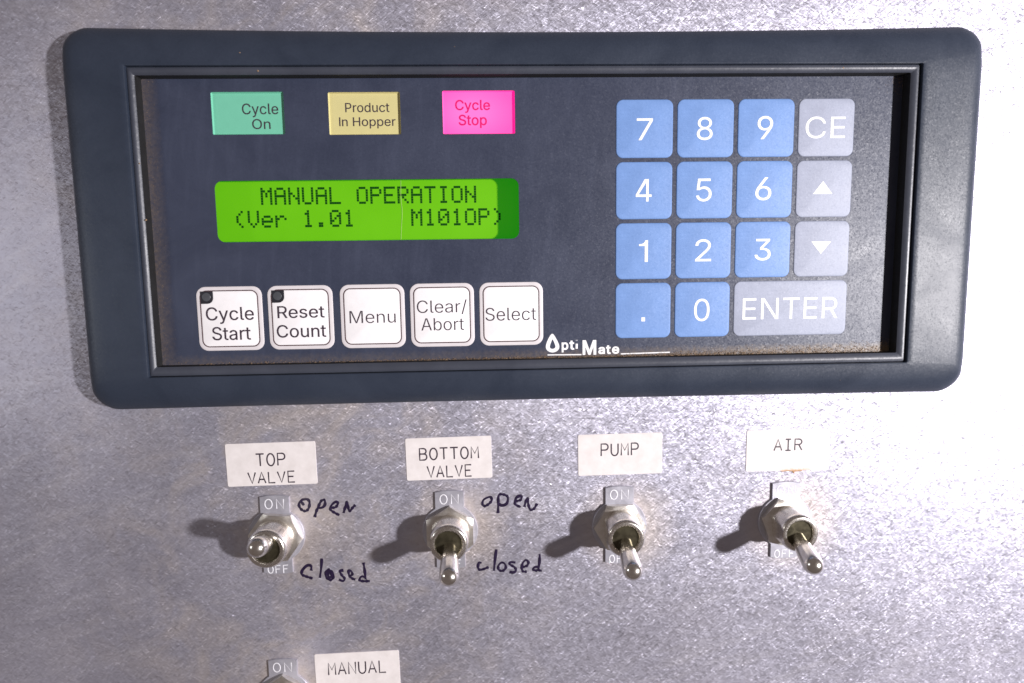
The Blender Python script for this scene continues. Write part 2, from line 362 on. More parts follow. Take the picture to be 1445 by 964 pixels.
# sans-serif letter outlines, 1000 units to the size: advance width and loops
GLYPH = {
 '/': (249, ['235,533 71,-76 14,-76 178,533']),
 '0': (453, ['227,-7 199,-5 174,1 151,11 130,24 111,41 95,62 80,86 69,113 60,144 53,178 49,214 48,254 49,294 53,330 60,364 69,395 81,422 95,447 112,467 130,484 151,498 174,508 200,514 227,516 254,514 279,508 302,498 323,484 342,467 358,447 372,422 384,395 393,364 400,330 404,294 405,254 404,214 400,178 393,144 384,113 373,86 359,62 342,41 323,24 302,11 279,1 254,-5', '227,50 245,51 261,56 276,63 290,74 303,87 313,103 323,122 330,144 336,168 340,194 343,223 344,254 343,285 340,314 336,341 330,365 323,387 313,405 303,422 290,435 276,446 261,453 245,458 227,460 209,458 192,453 177,446 163,435 151,422 140,405 131,387 123,365 117,341 113,314 110,285 109,254 110,223 113,194 117,168 123,144 131,122 140,103 151,87 163,74 177,63 192,56 209,51']),
 '2': (453, ['64,0 64,47 234,229 248,243 261,257 272,270 282,282 299,305 311,327 318,348 320,371 317,397 308,419 293,436 273,449 250,457 224,460 196,457 172,447 153,433 139,413 130,390 127,362 66,362 67,384 71,405 77,424 86,442 98,459 111,473 126,486 143,496 162,505 182,511 203,514 225,516 247,514 268,511 288,505 306,497 323,486 337,474 350,461 361,445 370,428 376,411 380,392 381,372 378,345 371,318 365,304 357,290 347,275 336,259 322,241 306,223 288,202 267,180 153,60 153,57 389,57 389,0']),
 '3': (453, ['218,-7 195,-6 173,-3 152,2 133,10 114,19 98,30 83,43 70,57 60,74 52,91 46,111 44,132 109,132 115,107 126,87 144,71 165,59 191,52 219,50 248,53 275,61 297,74 315,93 325,116 329,145 326,172 316,196 299,217 275,234 260,240 242,244 223,247 201,248 157,248 157,299 288,448 288,452 70,452 70,509 372,509 372,461 211,278 211,289 239,290 264,288 287,284 308,276 327,265 344,253 359,239 371,222 381,205 387,186 392,166 393,145 392,123 387,103 380,84 370,66 358,50 344,36 327,23 309,12 288,4 266,-2 243,-6']),
 '5': (453, ['221,-7 199,-6 178,-2 159,3 140,11 123,21 108,32 94,45 83,60 73,76 66,93 62,111 60,130 122,130 127,108 138,89 154,73 173,60 196,52 221,50 250,53 276,64 298,82 314,104 324,131 328,162 327,178 324,193 320,208 314,221 297,244 275,262 248,273 218,277 192,275 167,268 145,258 128,246 67,253 96,509 366,509 366,452 151,452 134,301 155,315 178,325 203,331 229,334 247,333 263,330 279,326 294,321 308,314 321,306 334,296 345,285 355,273 364,260 372,246 379,231 384,215 388,199 390,181 391,163 390,139 385,117 379,95 369,76 357,57 343,41 327,27 309,15 289,6 268,-1 245,-5']),
 '6': (453, ['226,-7 203,-5 182,-1 161,5 142,15 125,26 109,40 96,56 84,74 75,94 69,115 65,138 64,162 65,180 68,199 73,219 80,239 89,261 102,285 118,311 137,340 252,509 322,509 151,261 145,261 154,275 165,288 179,299 196,307 214,312 235,314 257,313 278,309 298,303 316,295 332,284 346,271 359,257 370,240 378,221 384,201 388,180 389,157 388,134 384,112 377,92 368,73 356,55 343,39 327,26 310,14 291,5 271,-2 249,-6', '226,48 254,52 279,63 299,79 314,101 324,128 327,157 324,187 314,213 299,235 279,251 254,262 226,265 198,262 174,252 153,235 138,214 128,188 125,158 128,128 138,102 153,79 174,63 198,52']),
 '7': (453, ['97,0 323,448 323,452 62,452 62,509 391,509 391,449 165,0']),
 '8': (453, ['226,-7 201,-6 178,-2 156,3 136,11 117,21 101,33 86,47 74,62 64,78 57,96 53,115 52,135 53,151 55,166 59,181 65,195 81,220 101,241 125,256 153,265 135,273 119,282 105,293 93,308 83,324 76,342 72,360 70,380 72,399 75,417 82,434 90,450 101,464 114,477 129,488 146,498 164,506 184,511 204,514 226,516 248,514 269,511 288,506 306,498 323,488 337,477 350,464 361,450 370,434 377,417 380,399 382,380 380,361 376,342 369,324 359,308 347,293 333,282 318,273 300,267 327,256 351,241 372,220 387,195 393,181 397,166 400,151 401,135 399,115 395,96 388,78 378,62 366,47 352,33 335,21 317,11 296,3 275,-2 251,-6', '226,49 258,52 285,60 307,74 323,91 333,113 337,139 333,165 322,189 305,208 283,223 256,232 226,235 196,232 169,223 147,208 130,189 119,165 115,139 119,113 129,91 145,74 167,60 180,55 195,52 210,50', '226,290 252,292 274,300 293,313 307,330 316,351 319,376 316,399 308,420 294,437 275,449 252,457 226,460 200,457 177,449 159,437 145,420 136,399 133,376 136,351 145,330 159,313 178,300 201,292']),
 '9': (453, ['226,516 249,514 271,510 291,503 310,494 328,482 343,468 356,452 368,434 377,414 384,393 388,371 389,347 388,328 385,309 380,290 373,270 363,248 350,224 334,197 315,168 200,0 130,0 301,248 307,248 299,234 287,221 273,210 257,202 238,196 218,195 195,196 175,199 155,206 137,214 121,225 106,237 94,252 83,269 74,287 68,307 65,329 64,352 65,375 69,397 75,417 85,436 96,454 110,469 125,483 143,494 162,504 182,510 203,514', '226,460 199,457 174,446 154,429 138,407 129,381 125,352 129,322 138,295 154,274 174,257 199,247 226,243 254,247 279,257 299,273 314,295 324,321 327,350 324,381 314,407 299,429 279,446 254,457']),
 'A': (480, ['16,0 201,509 276,509 463,0 395,0 287,302 282,317 276,334 270,352 264,372 257,394 250,420 241,447 232,478 245,478 236,447 228,419 220,393 213,371 206,351 201,333 195,317 191,302 85,0', '110,142 110,199 370,199 370,142']),
 'C': (510, ['267,-7 235,-5 205,1 177,11 150,25 126,42 104,63 86,88 70,115 57,146 48,179 42,215 40,254 42,293 48,329 57,362 70,393 86,421 104,445 126,466 150,484 177,498 205,508 235,514 267,516 286,515 305,513 323,509 340,504 357,498 373,490 388,481 402,471 415,460 427,447 438,433 448,418 456,402 463,385 469,367 473,348 408,348 401,373 389,395 375,413 357,428 337,440 315,449 292,454 267,456 245,454 223,450 203,443 184,432 166,419 150,403 137,385 125,364 116,340 109,314 105,285 103,254 105,223 109,194 116,168 125,145 137,123 151,105 166,89 184,76 203,66 223,59 245,54 267,53 292,55 315,60 337,69 357,81 375,96 389,114 401,136 408,160 473,160 469,142 463,124 457,107 448,91 438,76 428,62 416,49 402,38 388,28 373,19 357,11 341,5 323,0 305,-4 286,-6']),
 'E': (419, ['60,0 60,509 372,509 372,452 125,452 125,286 355,286 355,229 125,229 125,57 375,57 375,0']),
 'H': (517, ['60,0 60,509 125,509 125,289 392,289 392,509 457,509 457,0 392,0 392,232 125,232 125,0']),
 'I': (150, ['45,0 108,0 108,509 45,509']),
 'M': (628, ['60,0 60,509 152,509 277,187 287,159 299,123 311,84 322,49 307,49 318,83 330,121 342,158 352,187 476,509 568,509 568,0 504,0 504,291 504,327 505,369 506,413 507,457 513,457 505,433 498,409 482,363 467,322 456,291 342,0 286,0 170,291 159,321 145,361 129,408 112,457 119,457 120,416 121,372 122,328 122,291 122,0']),
 'N': (523, ['60,0 60,509 136,509 343,183 352,169 363,151 375,130 388,107 401,82 414,55 405,54 402,81 401,108 400,134 399,157 399,195 399,509 463,509 463,0 387,0 202,290 177,331 164,354 148,381 108,452 119,454 122,384 124,328 125,291 125,0']),
 'O': (533, ['267,-7 235,-5 205,1 177,11 150,25 126,42 105,63 86,88 70,115 57,146 48,179 42,215 40,254 42,293 48,329 57,362 70,393 86,421 105,445 126,466 150,484 177,498 205,508 235,514 267,516 299,514 329,508 357,498 384,484 408,466 429,445 448,421 464,393 477,362 486,329 491,293 493,254 491,215 486,179 477,146 464,115 448,88 429,63 408,42 384,25 357,11 329,1 299,-5', '267,53 289,54 310,59 330,66 349,76 367,89 383,105 396,123 408,144 418,168 425,194 429,223 430,254 429,286 425,314 418,341 408,365 396,386 383,404 367,420 349,433 330,443 310,450 289,454 267,456 245,454 223,450 203,443 184,433 167,420 151,404 137,385 125,364 116,340 109,314 105,285 103,254 105,223 109,194 116,168 125,144 137,123 151,105 167,89 184,76 203,66 223,59 245,54']),
 'P': (445, ['60,0 60,509 235,509 263,507 289,503 312,497 332,487 350,476 366,462 379,447 390,430 398,411 404,391 407,370 409,348 407,325 404,304 398,284 390,265 379,248 366,233 350,219 332,207 312,198 289,191 263,187 235,186 109,186 109,242 233,242 252,243 269,246 284,250 297,256 318,272 333,294 342,319 344,348 342,376 333,402 318,423 297,439 284,444 268,449 251,451 232,452 125,452 125,0']),
 'R': (449, ['60,0 60,509 236,509 264,507 290,504 313,497 333,489 351,478 367,465 380,450 390,433 399,415 405,395 408,374 409,352 408,330 405,309 399,290 390,271 380,255 367,240 351,228 333,217 312,209 289,203 264,199 236,198 96,198 96,255 234,255 252,256 269,258 284,262 298,267 319,281 334,300 342,324 345,352 342,380 334,405 319,425 298,440 284,445 269,449 252,451 233,452 125,452 125,0', '353,0 230,229 303,229 428,0']),
 'S': (447, ['224,-9 197,-8 172,-4 149,1 128,9 108,19 91,31 76,45 64,60 54,77 46,96 41,115 38,137 104,137 110,110 123,88 142,71 166,59 194,52 224,49 241,50 257,52 272,55 286,60 311,74 329,92 341,114 346,139 342,161 332,179 316,193 296,205 272,214 245,222 184,239 154,249 128,260 105,274 86,289 71,307 60,326 54,348 52,372 53,393 58,413 65,431 75,448 87,463 102,476 119,488 138,498 158,506 180,511 203,514 227,516 252,514 275,511 296,505 316,498 334,488 351,476 365,463 377,449 387,433 394,415 399,397 401,378 337,378 334,396 326,412 316,426 302,437 286,447 267,453 247,457 225,459 194,456 167,448 145,435 129,418 118,398 115,376 119,352 131,334 148,319 169,308 191,300 212,293 264,279 287,272 312,264 336,252 359,238 379,220 395,198 401,185 405,171 407,155 408,139 407,118 403,99 396,81 386,64 374,48 360,34 343,21 323,11 302,2 278,-4 252,-8']),
 'T': (449, ['32,452 32,509 417,509 417,452 257,452 257,0 193,0 193,452']),
 'a': (389, ['160,-9 142,-8 126,-5 110,-1 94,5 80,12 68,22 57,32 48,45 40,58 35,73 31,90 30,108 34,138 43,161 58,179 78,193 100,203 125,211 152,216 178,220 234,227 252,230 265,235 273,243 276,255 273,279 267,297 256,311 240,322 220,329 196,331 171,329 149,322 132,313 118,301 107,288 100,274 41,291 48,308 57,322 67,335 79,346 91,355 104,364 118,370 133,375 148,379 163,382 179,384 194,384 215,383 239,379 263,372 286,360 306,343 322,320 329,306 333,290 336,272 337,251 337,0 277,0 277,52 272,52 264,38 252,25 236,12 215,1 190,-6', '170,45 202,49 228,59 248,74 263,93 272,115 276,138 276,190 270,186 259,182 246,179 231,176 200,171 175,168 154,164 134,159 117,150 103,139 95,124 92,105 94,87 102,72 114,61 130,52 149,47']),
 'b': (424, ['229,-8 198,-5 172,4 153,17 138,31 127,46 118,59 112,59 112,0 53,0 53,509 114,509 114,319 118,319 127,331 137,346 152,360 171,373 197,381 229,384 252,383 274,378 294,371 313,361 330,347 345,332 359,313 370,293 379,270 385,245 389,218 390,189 389,160 385,133 379,108 370,84 359,64 346,45 330,29 313,16 294,5 274,-2 252,-7', '220,47 237,48 253,51 267,57 279,66 291,76 301,88 309,101 316,117 321,133 325,151 327,170 328,189 327,209 325,227 321,245 316,261 309,276 301,290 291,301 280,311 267,319 253,325 237,329 220,330 203,329 188,325 174,320 161,312 150,302 140,291 132,278 125,263 120,247 116,229 113,210 113,189 113,169 116,150 120,132 125,115 132,100 140,86 150,75 162,65 174,57 188,51 204,48']),
 'c': (396, ['207,-8 182,-7 159,-2 137,6 117,16 98,30 82,46 68,64 56,85 46,108 40,133 36,159 34,187 36,216 40,243 46,268 56,291 68,312 82,330 98,346 117,360 137,371 159,378 182,383 207,384 234,383 260,377 284,368 305,356 324,341 340,322 353,301 362,277 303,262 298,276 290,289 281,301 270,311 257,319 242,325 226,329 207,330 189,329 173,325 158,319 145,310 134,300 124,287 115,274 108,258 103,242 99,224 97,206 96,187 97,169 99,151 103,134 108,117 115,102 124,89 134,76 145,66 158,57 173,51 189,48 207,46 226,48 243,52 258,58 271,66 282,76 292,89 299,102 304,117 363,102 354,78 341,56 325,37 306,21 285,9 261,-1 235,-6']),
 'd': (424, ['195,-8 172,-7 151,-2 130,5 111,16 94,29 79,45 66,64 55,84 46,108 39,133 35,160 34,189 35,218 39,245 46,270 55,293 66,313 79,332 95,347 112,361 131,371 151,378 173,383 196,384 228,381 253,373 272,360 287,346 298,331 306,319 311,319 311,509 372,509 372,0 313,0 313,59 307,59 298,46 287,31 272,17 252,4 227,-5', '205,47 221,48 236,51 250,57 263,65 274,75 284,86 293,100 299,115 305,132 309,150 311,169 312,189 311,210 309,229 305,247 300,263 293,278 284,291 275,302 263,312 251,320 237,325 221,329 205,330 187,329 172,325 157,319 145,311 133,301 124,290 115,276 108,261 103,245 99,227 97,209 96,189 97,170 99,151 103,133 109,117 115,101 124,88 134,76 145,66 158,57 172,51 188,48']),
 'e': (404, ['212,-8 185,-7 161,-2 138,6 117,16 98,30 82,46 68,64 56,85 46,108 40,132 35,159 34,187 35,215 39,242 46,267 55,290 67,311 81,329 97,346 115,359 135,370 157,378 180,383 205,384 221,384 236,382 251,379 266,374 280,368 294,361 307,351 319,341 331,329 341,315 350,299 357,282 363,263 368,242 370,219 371,194 371,169 75,169 75,221 338,221 310,202 309,220 307,237 303,254 298,269 283,294 263,314 237,326 205,330 189,329 173,326 159,321 146,313 125,294 109,270 99,241 96,211 96,178 97,157 100,139 104,122 110,106 118,92 128,80 139,70 151,61 165,55 179,50 195,47 212,46 234,48 254,53 271,61 285,73 297,88 306,105 365,91 353,63 335,39 324,29 311,19 298,11 283,4 266,-1 249,-5 231,-7']),
 'l': (189, ['139,-2 119,-1 101,3 86,10 74,20 65,33 58,47 54,65 53,84 53,509 114,509 114,99 115,77 120,62 130,54 146,52 160,53 170,54 181,3 162,-1 151,-2']),
 'n': (410, ['114,227 114,0 53,0 53,379 112,379 112,287 102,287 112,312 124,332 137,349 152,362 169,372 187,379 207,383 227,384 246,383 264,380 280,376 295,369 309,360 321,349 332,336 341,321 348,304 353,285 356,264 357,240 357,0 296,0 296,235 295,256 290,275 283,291 273,304 260,315 246,323 229,328 210,329 184,326 161,317 141,303 126,283 117,257']),
 'o': (415, ['207,-8 182,-7 159,-2 137,6 117,16 98,30 82,46 68,64 56,85 46,108 40,133 36,159 34,187 36,216 40,243 46,268 56,291 68,312 82,330 98,346 117,360 137,371 159,378 182,383 207,384 233,383 256,378 278,371 299,360 317,346 333,330 347,312 359,291 369,268 376,243 380,216 381,187 380,159 376,133 369,108 359,85 347,64 333,46 317,30 299,16 278,6 256,-2 233,-7', '207,46 226,48 242,51 257,57 270,66 282,76 292,89 300,102 307,117 312,134 316,151 318,169 319,187 318,206 316,224 312,242 307,258 300,274 292,287 282,300 270,310 257,319 242,325 226,329 207,330 189,329 173,325 158,319 145,310 134,300 124,287 115,274 108,258 103,242 99,224 97,206 96,187 97,169 99,151 103,134 108,117 115,102 124,89 134,76 145,66 158,57 173,51 189,48']),
 'p': (424, ['53,-143 53,379 112,379 112,319 118,319 126,331 137,346 152,360 171,373 197,381 229,384 252,383 274,378 294,371 313,361 330,347 345,332 359,313 370,293 379,270 385,245 389,218 390,189 389,160 385,133 379,108 370,84 359,64 346,45 330,29 313,16 294,5 274,-2 252,-7 229,-8 198,-5 173,4 153,17 138,31 127,46 118,59 114,59 114,-143', '220,47 237,48 253,51 267,57 279,66 291,76 301,88 309,101 316,117 321,133 325,151 327,170 328,189 327,209 325,227 321,245 316,261 309,276 301,290 291,301 280,311 267,319 253,325 237,329 220,330 203,329 188,325 174,320 161,312 150,302 140,291 132,278 125,263 120,247 116,229 113,210 113,189 113,169 116,150 120,132 125,115 132,100 140,86 150,75 162,65 174,57 188,51 204,48']),
 'r': (259, ['53,0 53,379 112,379 112,321 115,321 130,347 152,367 166,375 181,380 196,384 213,385 229,384 243,384 243,322 230,324 219,325 207,326 182,323 159,315 140,301 126,284 117,262 114,237 114,0']),
 's': (365, ['182,-8 163,-7 145,-5 128,-2 112,3 98,10 84,18 72,27 62,38 53,50 45,63 40,78 36,94 94,107 105,79 124,60 150,49 181,45 200,46 217,50 232,55 244,62 262,81 268,103 265,121 254,136 237,147 212,155 149,170 125,177 104,186 87,196 72,208 61,222 53,237 48,255 47,274 48,290 51,305 57,319 65,332 75,343 87,354 100,363 115,370 131,377 149,381 167,384 187,384 206,384 223,381 239,378 254,372 279,358 299,339 314,316 324,290 268,277 258,298 243,316 219,328 187,333 156,329 131,317 114,299 109,277 112,258 124,243 144,232 172,223 229,209 254,202 275,194 292,183 306,171 317,158 325,142 330,125 331,107 330,90 326,75 321,61 312,47 302,35 290,24 276,15 260,6 242,0 223,-5 203,-7']),
 't': (227, ['204,379 204,327 6,327 6,379', '65,471 126,471 126,98 128,76 136,61 150,53 170,50 185,51 202,54 213,2 203,-1 192,-3 180,-4 168,-4 145,-3 125,2 107,10 92,21 80,35 72,52 67,71 65,93']),
 'u': (410, ['182,-5 164,-4 146,-1 130,4 115,11 101,20 89,31 78,44 69,59 62,76 57,95 54,116 53,139 53,379 114,379 114,144 115,123 119,105 127,89 137,75 150,64 164,56 181,52 200,50 226,53 249,62 268,77 283,97 293,122 296,153 296,379 357,379 357,0 298,0 298,92 307,92 297,67 286,47 272,30 257,17 240,7 222,0 203,-4']),
 'y': (389, ['47,-139 61,-86 71,-87 88,-90 104,-89 118,-84 130,-74 141,-58 151,-36 163,-1 17,379 84,379 165,155 171,138 177,121 182,104 187,87 191,70 196,53 201,37 206,21 184,21 188,37 193,53 198,70 202,87 207,104 212,121 218,138 224,155 305,379 371,379 204,-58 191,-85 177,-107 159,-124 139,-136 117,-143 91,-145 77,-145 65,-143 54,-141']),
 '1': (453, ['285,0 220,0 220,375 105,375 105,420 165,428 205,452 232,512 285,512']),
 '4': (453, ['282,0 282,105 40,105 40,160 247,509 343,509 343,163 413,163 413,105 343,105 343,0', '282,163 282,430 109,163']),
 '.': (188, ['60,0 130,0 130,75 60,75']),
}
from mathutils.geometry import delaunay_2d_cdt
def area2(lp): return sum(lp[i - 1][0] * lp[i][1] - lp[i][0] * lp[i - 1][1] for i in range(len(lp)))
def grow(lp, d, sg):
    """move an outline by d units to the outside of the stroke"""
    n = len(lp); out = []
    for i in range(n):
        a, b, c = Vector(lp[i - 1]), Vector(lp[i]), Vector(lp[(i + 1) % n])
        u, v = (b - a).normalized(), (c - b).normalized()
        m = (Vector((u.y, -u.x)) + Vector((v.y, -v.x))) * sg
        m = m / max(.6, 1 + u.dot(v))
        out.append((b.x + m.x * d, b.y + m.y * d))
    return out
def winding(p, lps):
    w_ = 0
    for lp in lps:
        for i in range(len(lp)):
            (x1, y1), (x2, y2) = lp[i - 1], lp[i]
            if (y1 <= p[1]) != (y2 <= p[1]):
                if p[0] < (x2 - x1) * (p[1] - y1) / (y2 - y1) + x1: w_ += 1 if y2 > y1 else -1
    return w_
def glyph_tris(ch, weight):
    lps = [[tuple(float(c) for c in p.split(',')) for p in r.split()] for r in GLYPH[ch][1]]
    if ch == '4' and area2(lps[0]) * area2(lps[1]) > 0: lps[1].reverse()
    sg = 1 if area2(max(lps, key=lambda q: abs(area2(q)))) > 0 else -1
    lps = [grow(q, weight, sg) for q in lps]
    V = [Vector(p) for q in lps for p in q]; E = []; n = 0
    for q in lps: E += [(n + i, n + (i + 1) % len(q)) for i in range(len(q))]; n += len(q)
    r = delaunay_2d_cdt(V, E, [], 0, 1e-4)
    F = []
    for f in r[2]:
        c = (sum(r[0][i].x for i in f) / len(f), sum(r[0][i].y for i in f) / len(f))
        if winding(c, lps) != 0: F.append(tuple(f))
    return [(v.x, v.y) for v in r[0]], F
def text(body, box, z, mat, parent, weight=0.0, name='lettering'):
    """weight: stroke change in units of the letter size"""
    x0, x1, y0, y1 = box; V = []; F = []; pen = 0.0
    for ch in body:
        if ch == ' ': pen += 188; continue
        adv = GLYPH[ch][0]; gv, gf = glyph_tris(ch, weight); n = len(V)
        V += [(x + pen, y, 0) for x, y in gv]; F += [tuple(n + i for i in f) for f in gf]
        pen += adv
    xs = [v[0] for v in V]; ys = [v[1] for v in V]
    ymax = 509.0 if body != '.' else max(ys)
    cx, cy = (x0 + x1) / 2, (y0 + y1) / 2
    sx = (x1 - x0) / (max(xs) - min(xs)); sy = (y1 - y0) / ymax; mx = min(xs)
    V = [((v[0] - mx) * sx + x0 - cx, v[1] * sy + y0 - cy, v[2]) for v in V]
    return put(name, mesh_of(V, F, mat), parent, (cx, cy, z))

# thin single-line capitals on a unit box (for the label maker's print and the switch plates)
def arc(cx, cy, rx, ry, a0, a1, n=8): return [(cx + rx * math.cos(math.radians(a0 + (a1 - a0) * i / n)), cy + ry * math.sin(math.radians(a0 + (a1 - a0) * i / n))) for i in range(n + 1)]
GL = {
 'T': [[(0, 1), (1, 1)], [(.5, 1), (.5, 0)]],
 'O': [arc(.5, .5, .47, .5, 90, 450, 22)],
 'P': [[(.05, 0), (.05, 1), (.6, 1)] + arc(.6, .745, .36, .255, 90, -90)[1:] + [(.05, .49)]],
 'V': [[(0, 1), (.5, 0), (1, 1)]],
 'A': [[(0, 0), (.5, 1), (1, 0)], [(.17, .34), (.83, .34)]],
 'L': [[(.1, 1), (.1, 0), (.95, 0)]],
 'E': [[(.95, 1), (.08, 1), (.08, 0), (.95, 0)], [(.08, .52), (.8, .52)]],
 'F': [[(.95, 1), (.08, 1), (.08, 0)], [(.08, .52), (.8, .52)]],
 'B': [[(.05, .53), (.05, 1), (.55, 1)] + arc(.55, .765, .34, .235, 90, -90)[1:] + [(.05, .53)], [(.05, .53), (.05, 0), (.6, 0)] + arc(.6, .265, .36, .265, -90, 90)[1:]],
 'M': [[(.04, 0), (.06, 1), (.5, .42), (.94, 1), (.96, 0)]],
 'U': [[(.05, 1), (.05, .35)] + arc(.5, .35, .45, .35, 180, 360, 10)[1:] + [(.95, 1)]],
 'I': [[(.15, 1), (.85, 1)], [(.15, 0), (.85, 0)], [(.5, 1), (.5, 0)]],
 'R': [[(.05, 0), (.05, 1), (.58, 1)] + arc(.58, .755, .36, .245, 90, -90)[1:] + [(.05, .51)], [(.55, .51), (.98, 0)]],
 'N': [[(.05, 0), (.05, 1), (.95, 0), (.95, 1)]],
}
def glyphs(body, box, pitch=1.33):
    x0, x1, y0, y1 = box; u = (x1 - x0) / ((len(body) - 1) * pitch + 1); out = []
    for i, ch in enumerate(body):
        for ln in GL[ch]: out.append([(x0 + (i * pitch + px) * u, y0 + py * (y1 - y0)) for px, py in ln])
    return out

def lathe(prof, mat, n=48, rfun=None, smooth=True):
    """prof [(r, z)]; rfun(r, z, theta) -> (x, y, z) may reshape"""
    loops = []
    for r, z in prof:
        lp = []
        for i in range(n):
            th = 2 * math.pi * i / n
            lp.append(rfun(r, z, th) if rfun else (r * math.cos(th), r * math.sin(th), z))
        loops.append(lp)
    me = mesh_of(*stack(loops), mat, smooth)
    me.set_sharp_from_angle(angle=math.radians(38)); return me

# ================================================================== the steel panel (setting)
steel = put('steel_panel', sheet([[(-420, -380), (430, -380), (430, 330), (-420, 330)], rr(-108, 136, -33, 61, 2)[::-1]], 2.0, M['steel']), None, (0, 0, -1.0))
steel['kind'] = 'structure'

# ================================================================== operator panel
PC = (14.0, 14.2, 0.0)
panel = thing('operator_panel', 'dark blue-grey keypad and display unit in a wide sloped bezel on the steel panel', 'control panel', PC)

# --- bezel -------------------------------------------------------
OX0, OX1, OY0, OY1 = -114.9, 142.7, -39.1, 67.9
IX0, IX1, IY0, IY1 = -97.2, 123.8, -29.2, 56.4
LX0, LX1, LY0, LY1 = -95.1, 121.0, -26.2, 54.0
def bez(o, z, r, t):
    pts = rr(OX0 + o, OX1 - o, OY0 + o, OY1 - o, r, 10, 24)
    out = []
    for x, y in pts:
        u = (x - 14) / 130
        if y > 40: y -= 1.5 * (1 - u * u) * t
        elif y < -10: y += 0.35 * (1 - u * u) * t
        out.append((x - PC[0], y - PC[1], z))
    return out
def inn(x0, x1, y0, y1, z, r=0.35): return [(x - PC[0], y - PC[1], z) for x, y in rr(x0, x1, y0, y1, r, 10, 24)]
g = 0.35
def lerp_loop(a, b, t, z): return [(p[0] + (q[0] - p[0]) * t, p[1] + (q[1] - p[1]) * t, z) for p, q in zip(a, b)]
def height(y):
    """the face is level beside the window and rolls down above and below it"""
    d = max(0.0, y - (IY1 - .5)) / 11.0 if y > 0 else max(0.0, (IY0 + .5) - y) / 9.5
    return 9.0 - 0.6 * min(d, 1) - 1.9 * min(d, 1) ** 2
def lift(loop, k): return [(x, y, height(y + PC[1]) * k) for x, y, z in loop]
def blend(t):
    q = [(p[0] + (r[0] - p[0]) * t, p[1] + (r[1] - p[1]) * t, 0) for p, r in zip(o5, i9)]
    return lift(q, 1.0)
o5 = bez(4.6, 0, 4.8, 1); i9 = inn(IX0, IX1, IY0, IY1, 9.0, .5)
loops = [bez(0.3, 0, 7.0, 1), bez(0, 1.2, 6.5, 1), lift(bez(0, 0, 6.5, 1), .52), lift(bez(.2, 0, 6.4, 1), .64), lift(bez(.7, 0, 6.2, 1), .77), lift(bez(1.6, 0, 5.8, 1), .88), lift(bez(2.9, 0, 5.2, 1), .96),
         lift(o5, .995), blend(.18), blend(.36), blend(.54), blend(.72), blend(.9), i9,
         inn(IX0 + .2, IX1 - .2, IY0 + .2, IY1 - .2, 8.9, .4), inn(IX0 + .3, IX1 - .3, IY0 + .3, IY1 - .3, 8.55), inn(IX0 + .3, IX1 - .3, IY0 + .3, IY1 - .3, 7.3)]
me = mesh_of(*stack(loops, False, False), M['bezel'], True); me.set_sharp_from_angle(angle=math.radians(28))
bezel = put('bezel', me, panel, PC)
# the raised bead that steps down to the film
b0 = (IX0 + .3, IX1 - .3, IY0 + .3, IY1 - .3)
def mixb(t): return tuple(a + (b - a) * t for a, b in zip(b0, (LX0, LX1, LY0, LY1)))
loops = [inn(*b0, 7.3), inn(*mixb(.08), 7.95), inn(*mixb(.3), 8.15), inn(*mixb(.55), 8.1), inn(*mixb(.85), 7.75), inn(*mixb(1.0), 7.45)]
me = mesh_of(*stack(loops, False, False), M['bead'], True); me.set_sharp_from_angle(angle=math.radians(50))
put('inner_bead', me, bezel, PC)
put('window_wall', mesh_of(*stack([inn(*mixb(1.0), 7.45), inn(*mixb(1.0), 3.6)], False, False), M['cavity']), bezel, PC)

# --- housing behind the film -----------------------------------
hx0, hx1, hy0, hy1 = -103, 131, -30, 58
V, F = stack([[(x - PC[0], y - PC[1], z) for x, y in rr(hx0, hx1, hy0, hy1, 1)] for z in (3.4, -24)], False, True)
put('rear_housing', mesh_of(V, F, M['cavity']), panel, PC)

# --- membrane film with its windows ----------------------------
MZ = 4.0
LCDW = (-77.1, 9.3, 9.0, 26.2)
LAMPS = [('green', -76.5, -56.4, 38.9, 50.5), ('yellow', -44.05, -23.9, 38.65, 50.3), ('pink', -12.0, 8.5, 38.65, 50.55)]
def shift(pts): return [(x - PC[0], y - PC[1]) for x, y in pts]
holes = [shift(rr(LCDW[0], LCDW[1], LCDW[2], LCDW[3], 2.2, 8))[::-1]] + [shift(rr(a, b, c, d, .35, 3))[::-1] for _, a, b, c, d in LAMPS]
film = put('membrane_film', sheet([shift(rr(-99, 127.5, -29, 57, .5))] + holes, 0.4, M['membrane']), panel, (PC[0], PC[1], MZ - 0.2))

# --- liquid crystal display -------------------------------------
LZ = -2.0
disp = put('display', pad(106, 32, .5, [(0, -1.5), (0, 0)], M['lcd'], False), panel, (-34, 17.4, LZ), 'backlit green character display')
FONT = {
 'M': '10001 11011 10101 10101 10001 10001 10001', 'A': '01110 10001 10001 11111 10001 10001 10001', 'N': '10001 10001 11001 10101 10011 10001 10001',
 'U': '10001 10001 10001 10001 10001 10001 01110', 'L': '10000 10000 10000 10000 10000 10000 11111', 'O': '01110 10001 10001 10001 10001 10001 01110',
 'P': '11110 10001 10001 11110 10000 10000 10000', 'E': '11111 10000 10000 11110 10000 10000 11111', 'R': '11110 10001 10001 11110 10100 10010 10001',
 'T': '11111 00100 00100 00100 00100 00100 00100', 'I': '01110 00100 00100 00100 00100 00100 01110', '(': '00010 00100 01000 01000 01000 00100 00010',
 ')': '01000 00100 00010 00010 00010 00100 01000', 'V': '10001 10001 10001 10001 10001 01010 00100', 'e': '00000 00000 01110 10001 11111 10000 01110',
 'r': '00000 00000 10110 11001 10000 10000 10000', '1': '00100 01100 00100 00100 00100 00100 01110', '.': '00000 00000 00000 00000 00000 01100 01100',
 '0': '01110 10001 10011 10101 11001 10001 01110'}
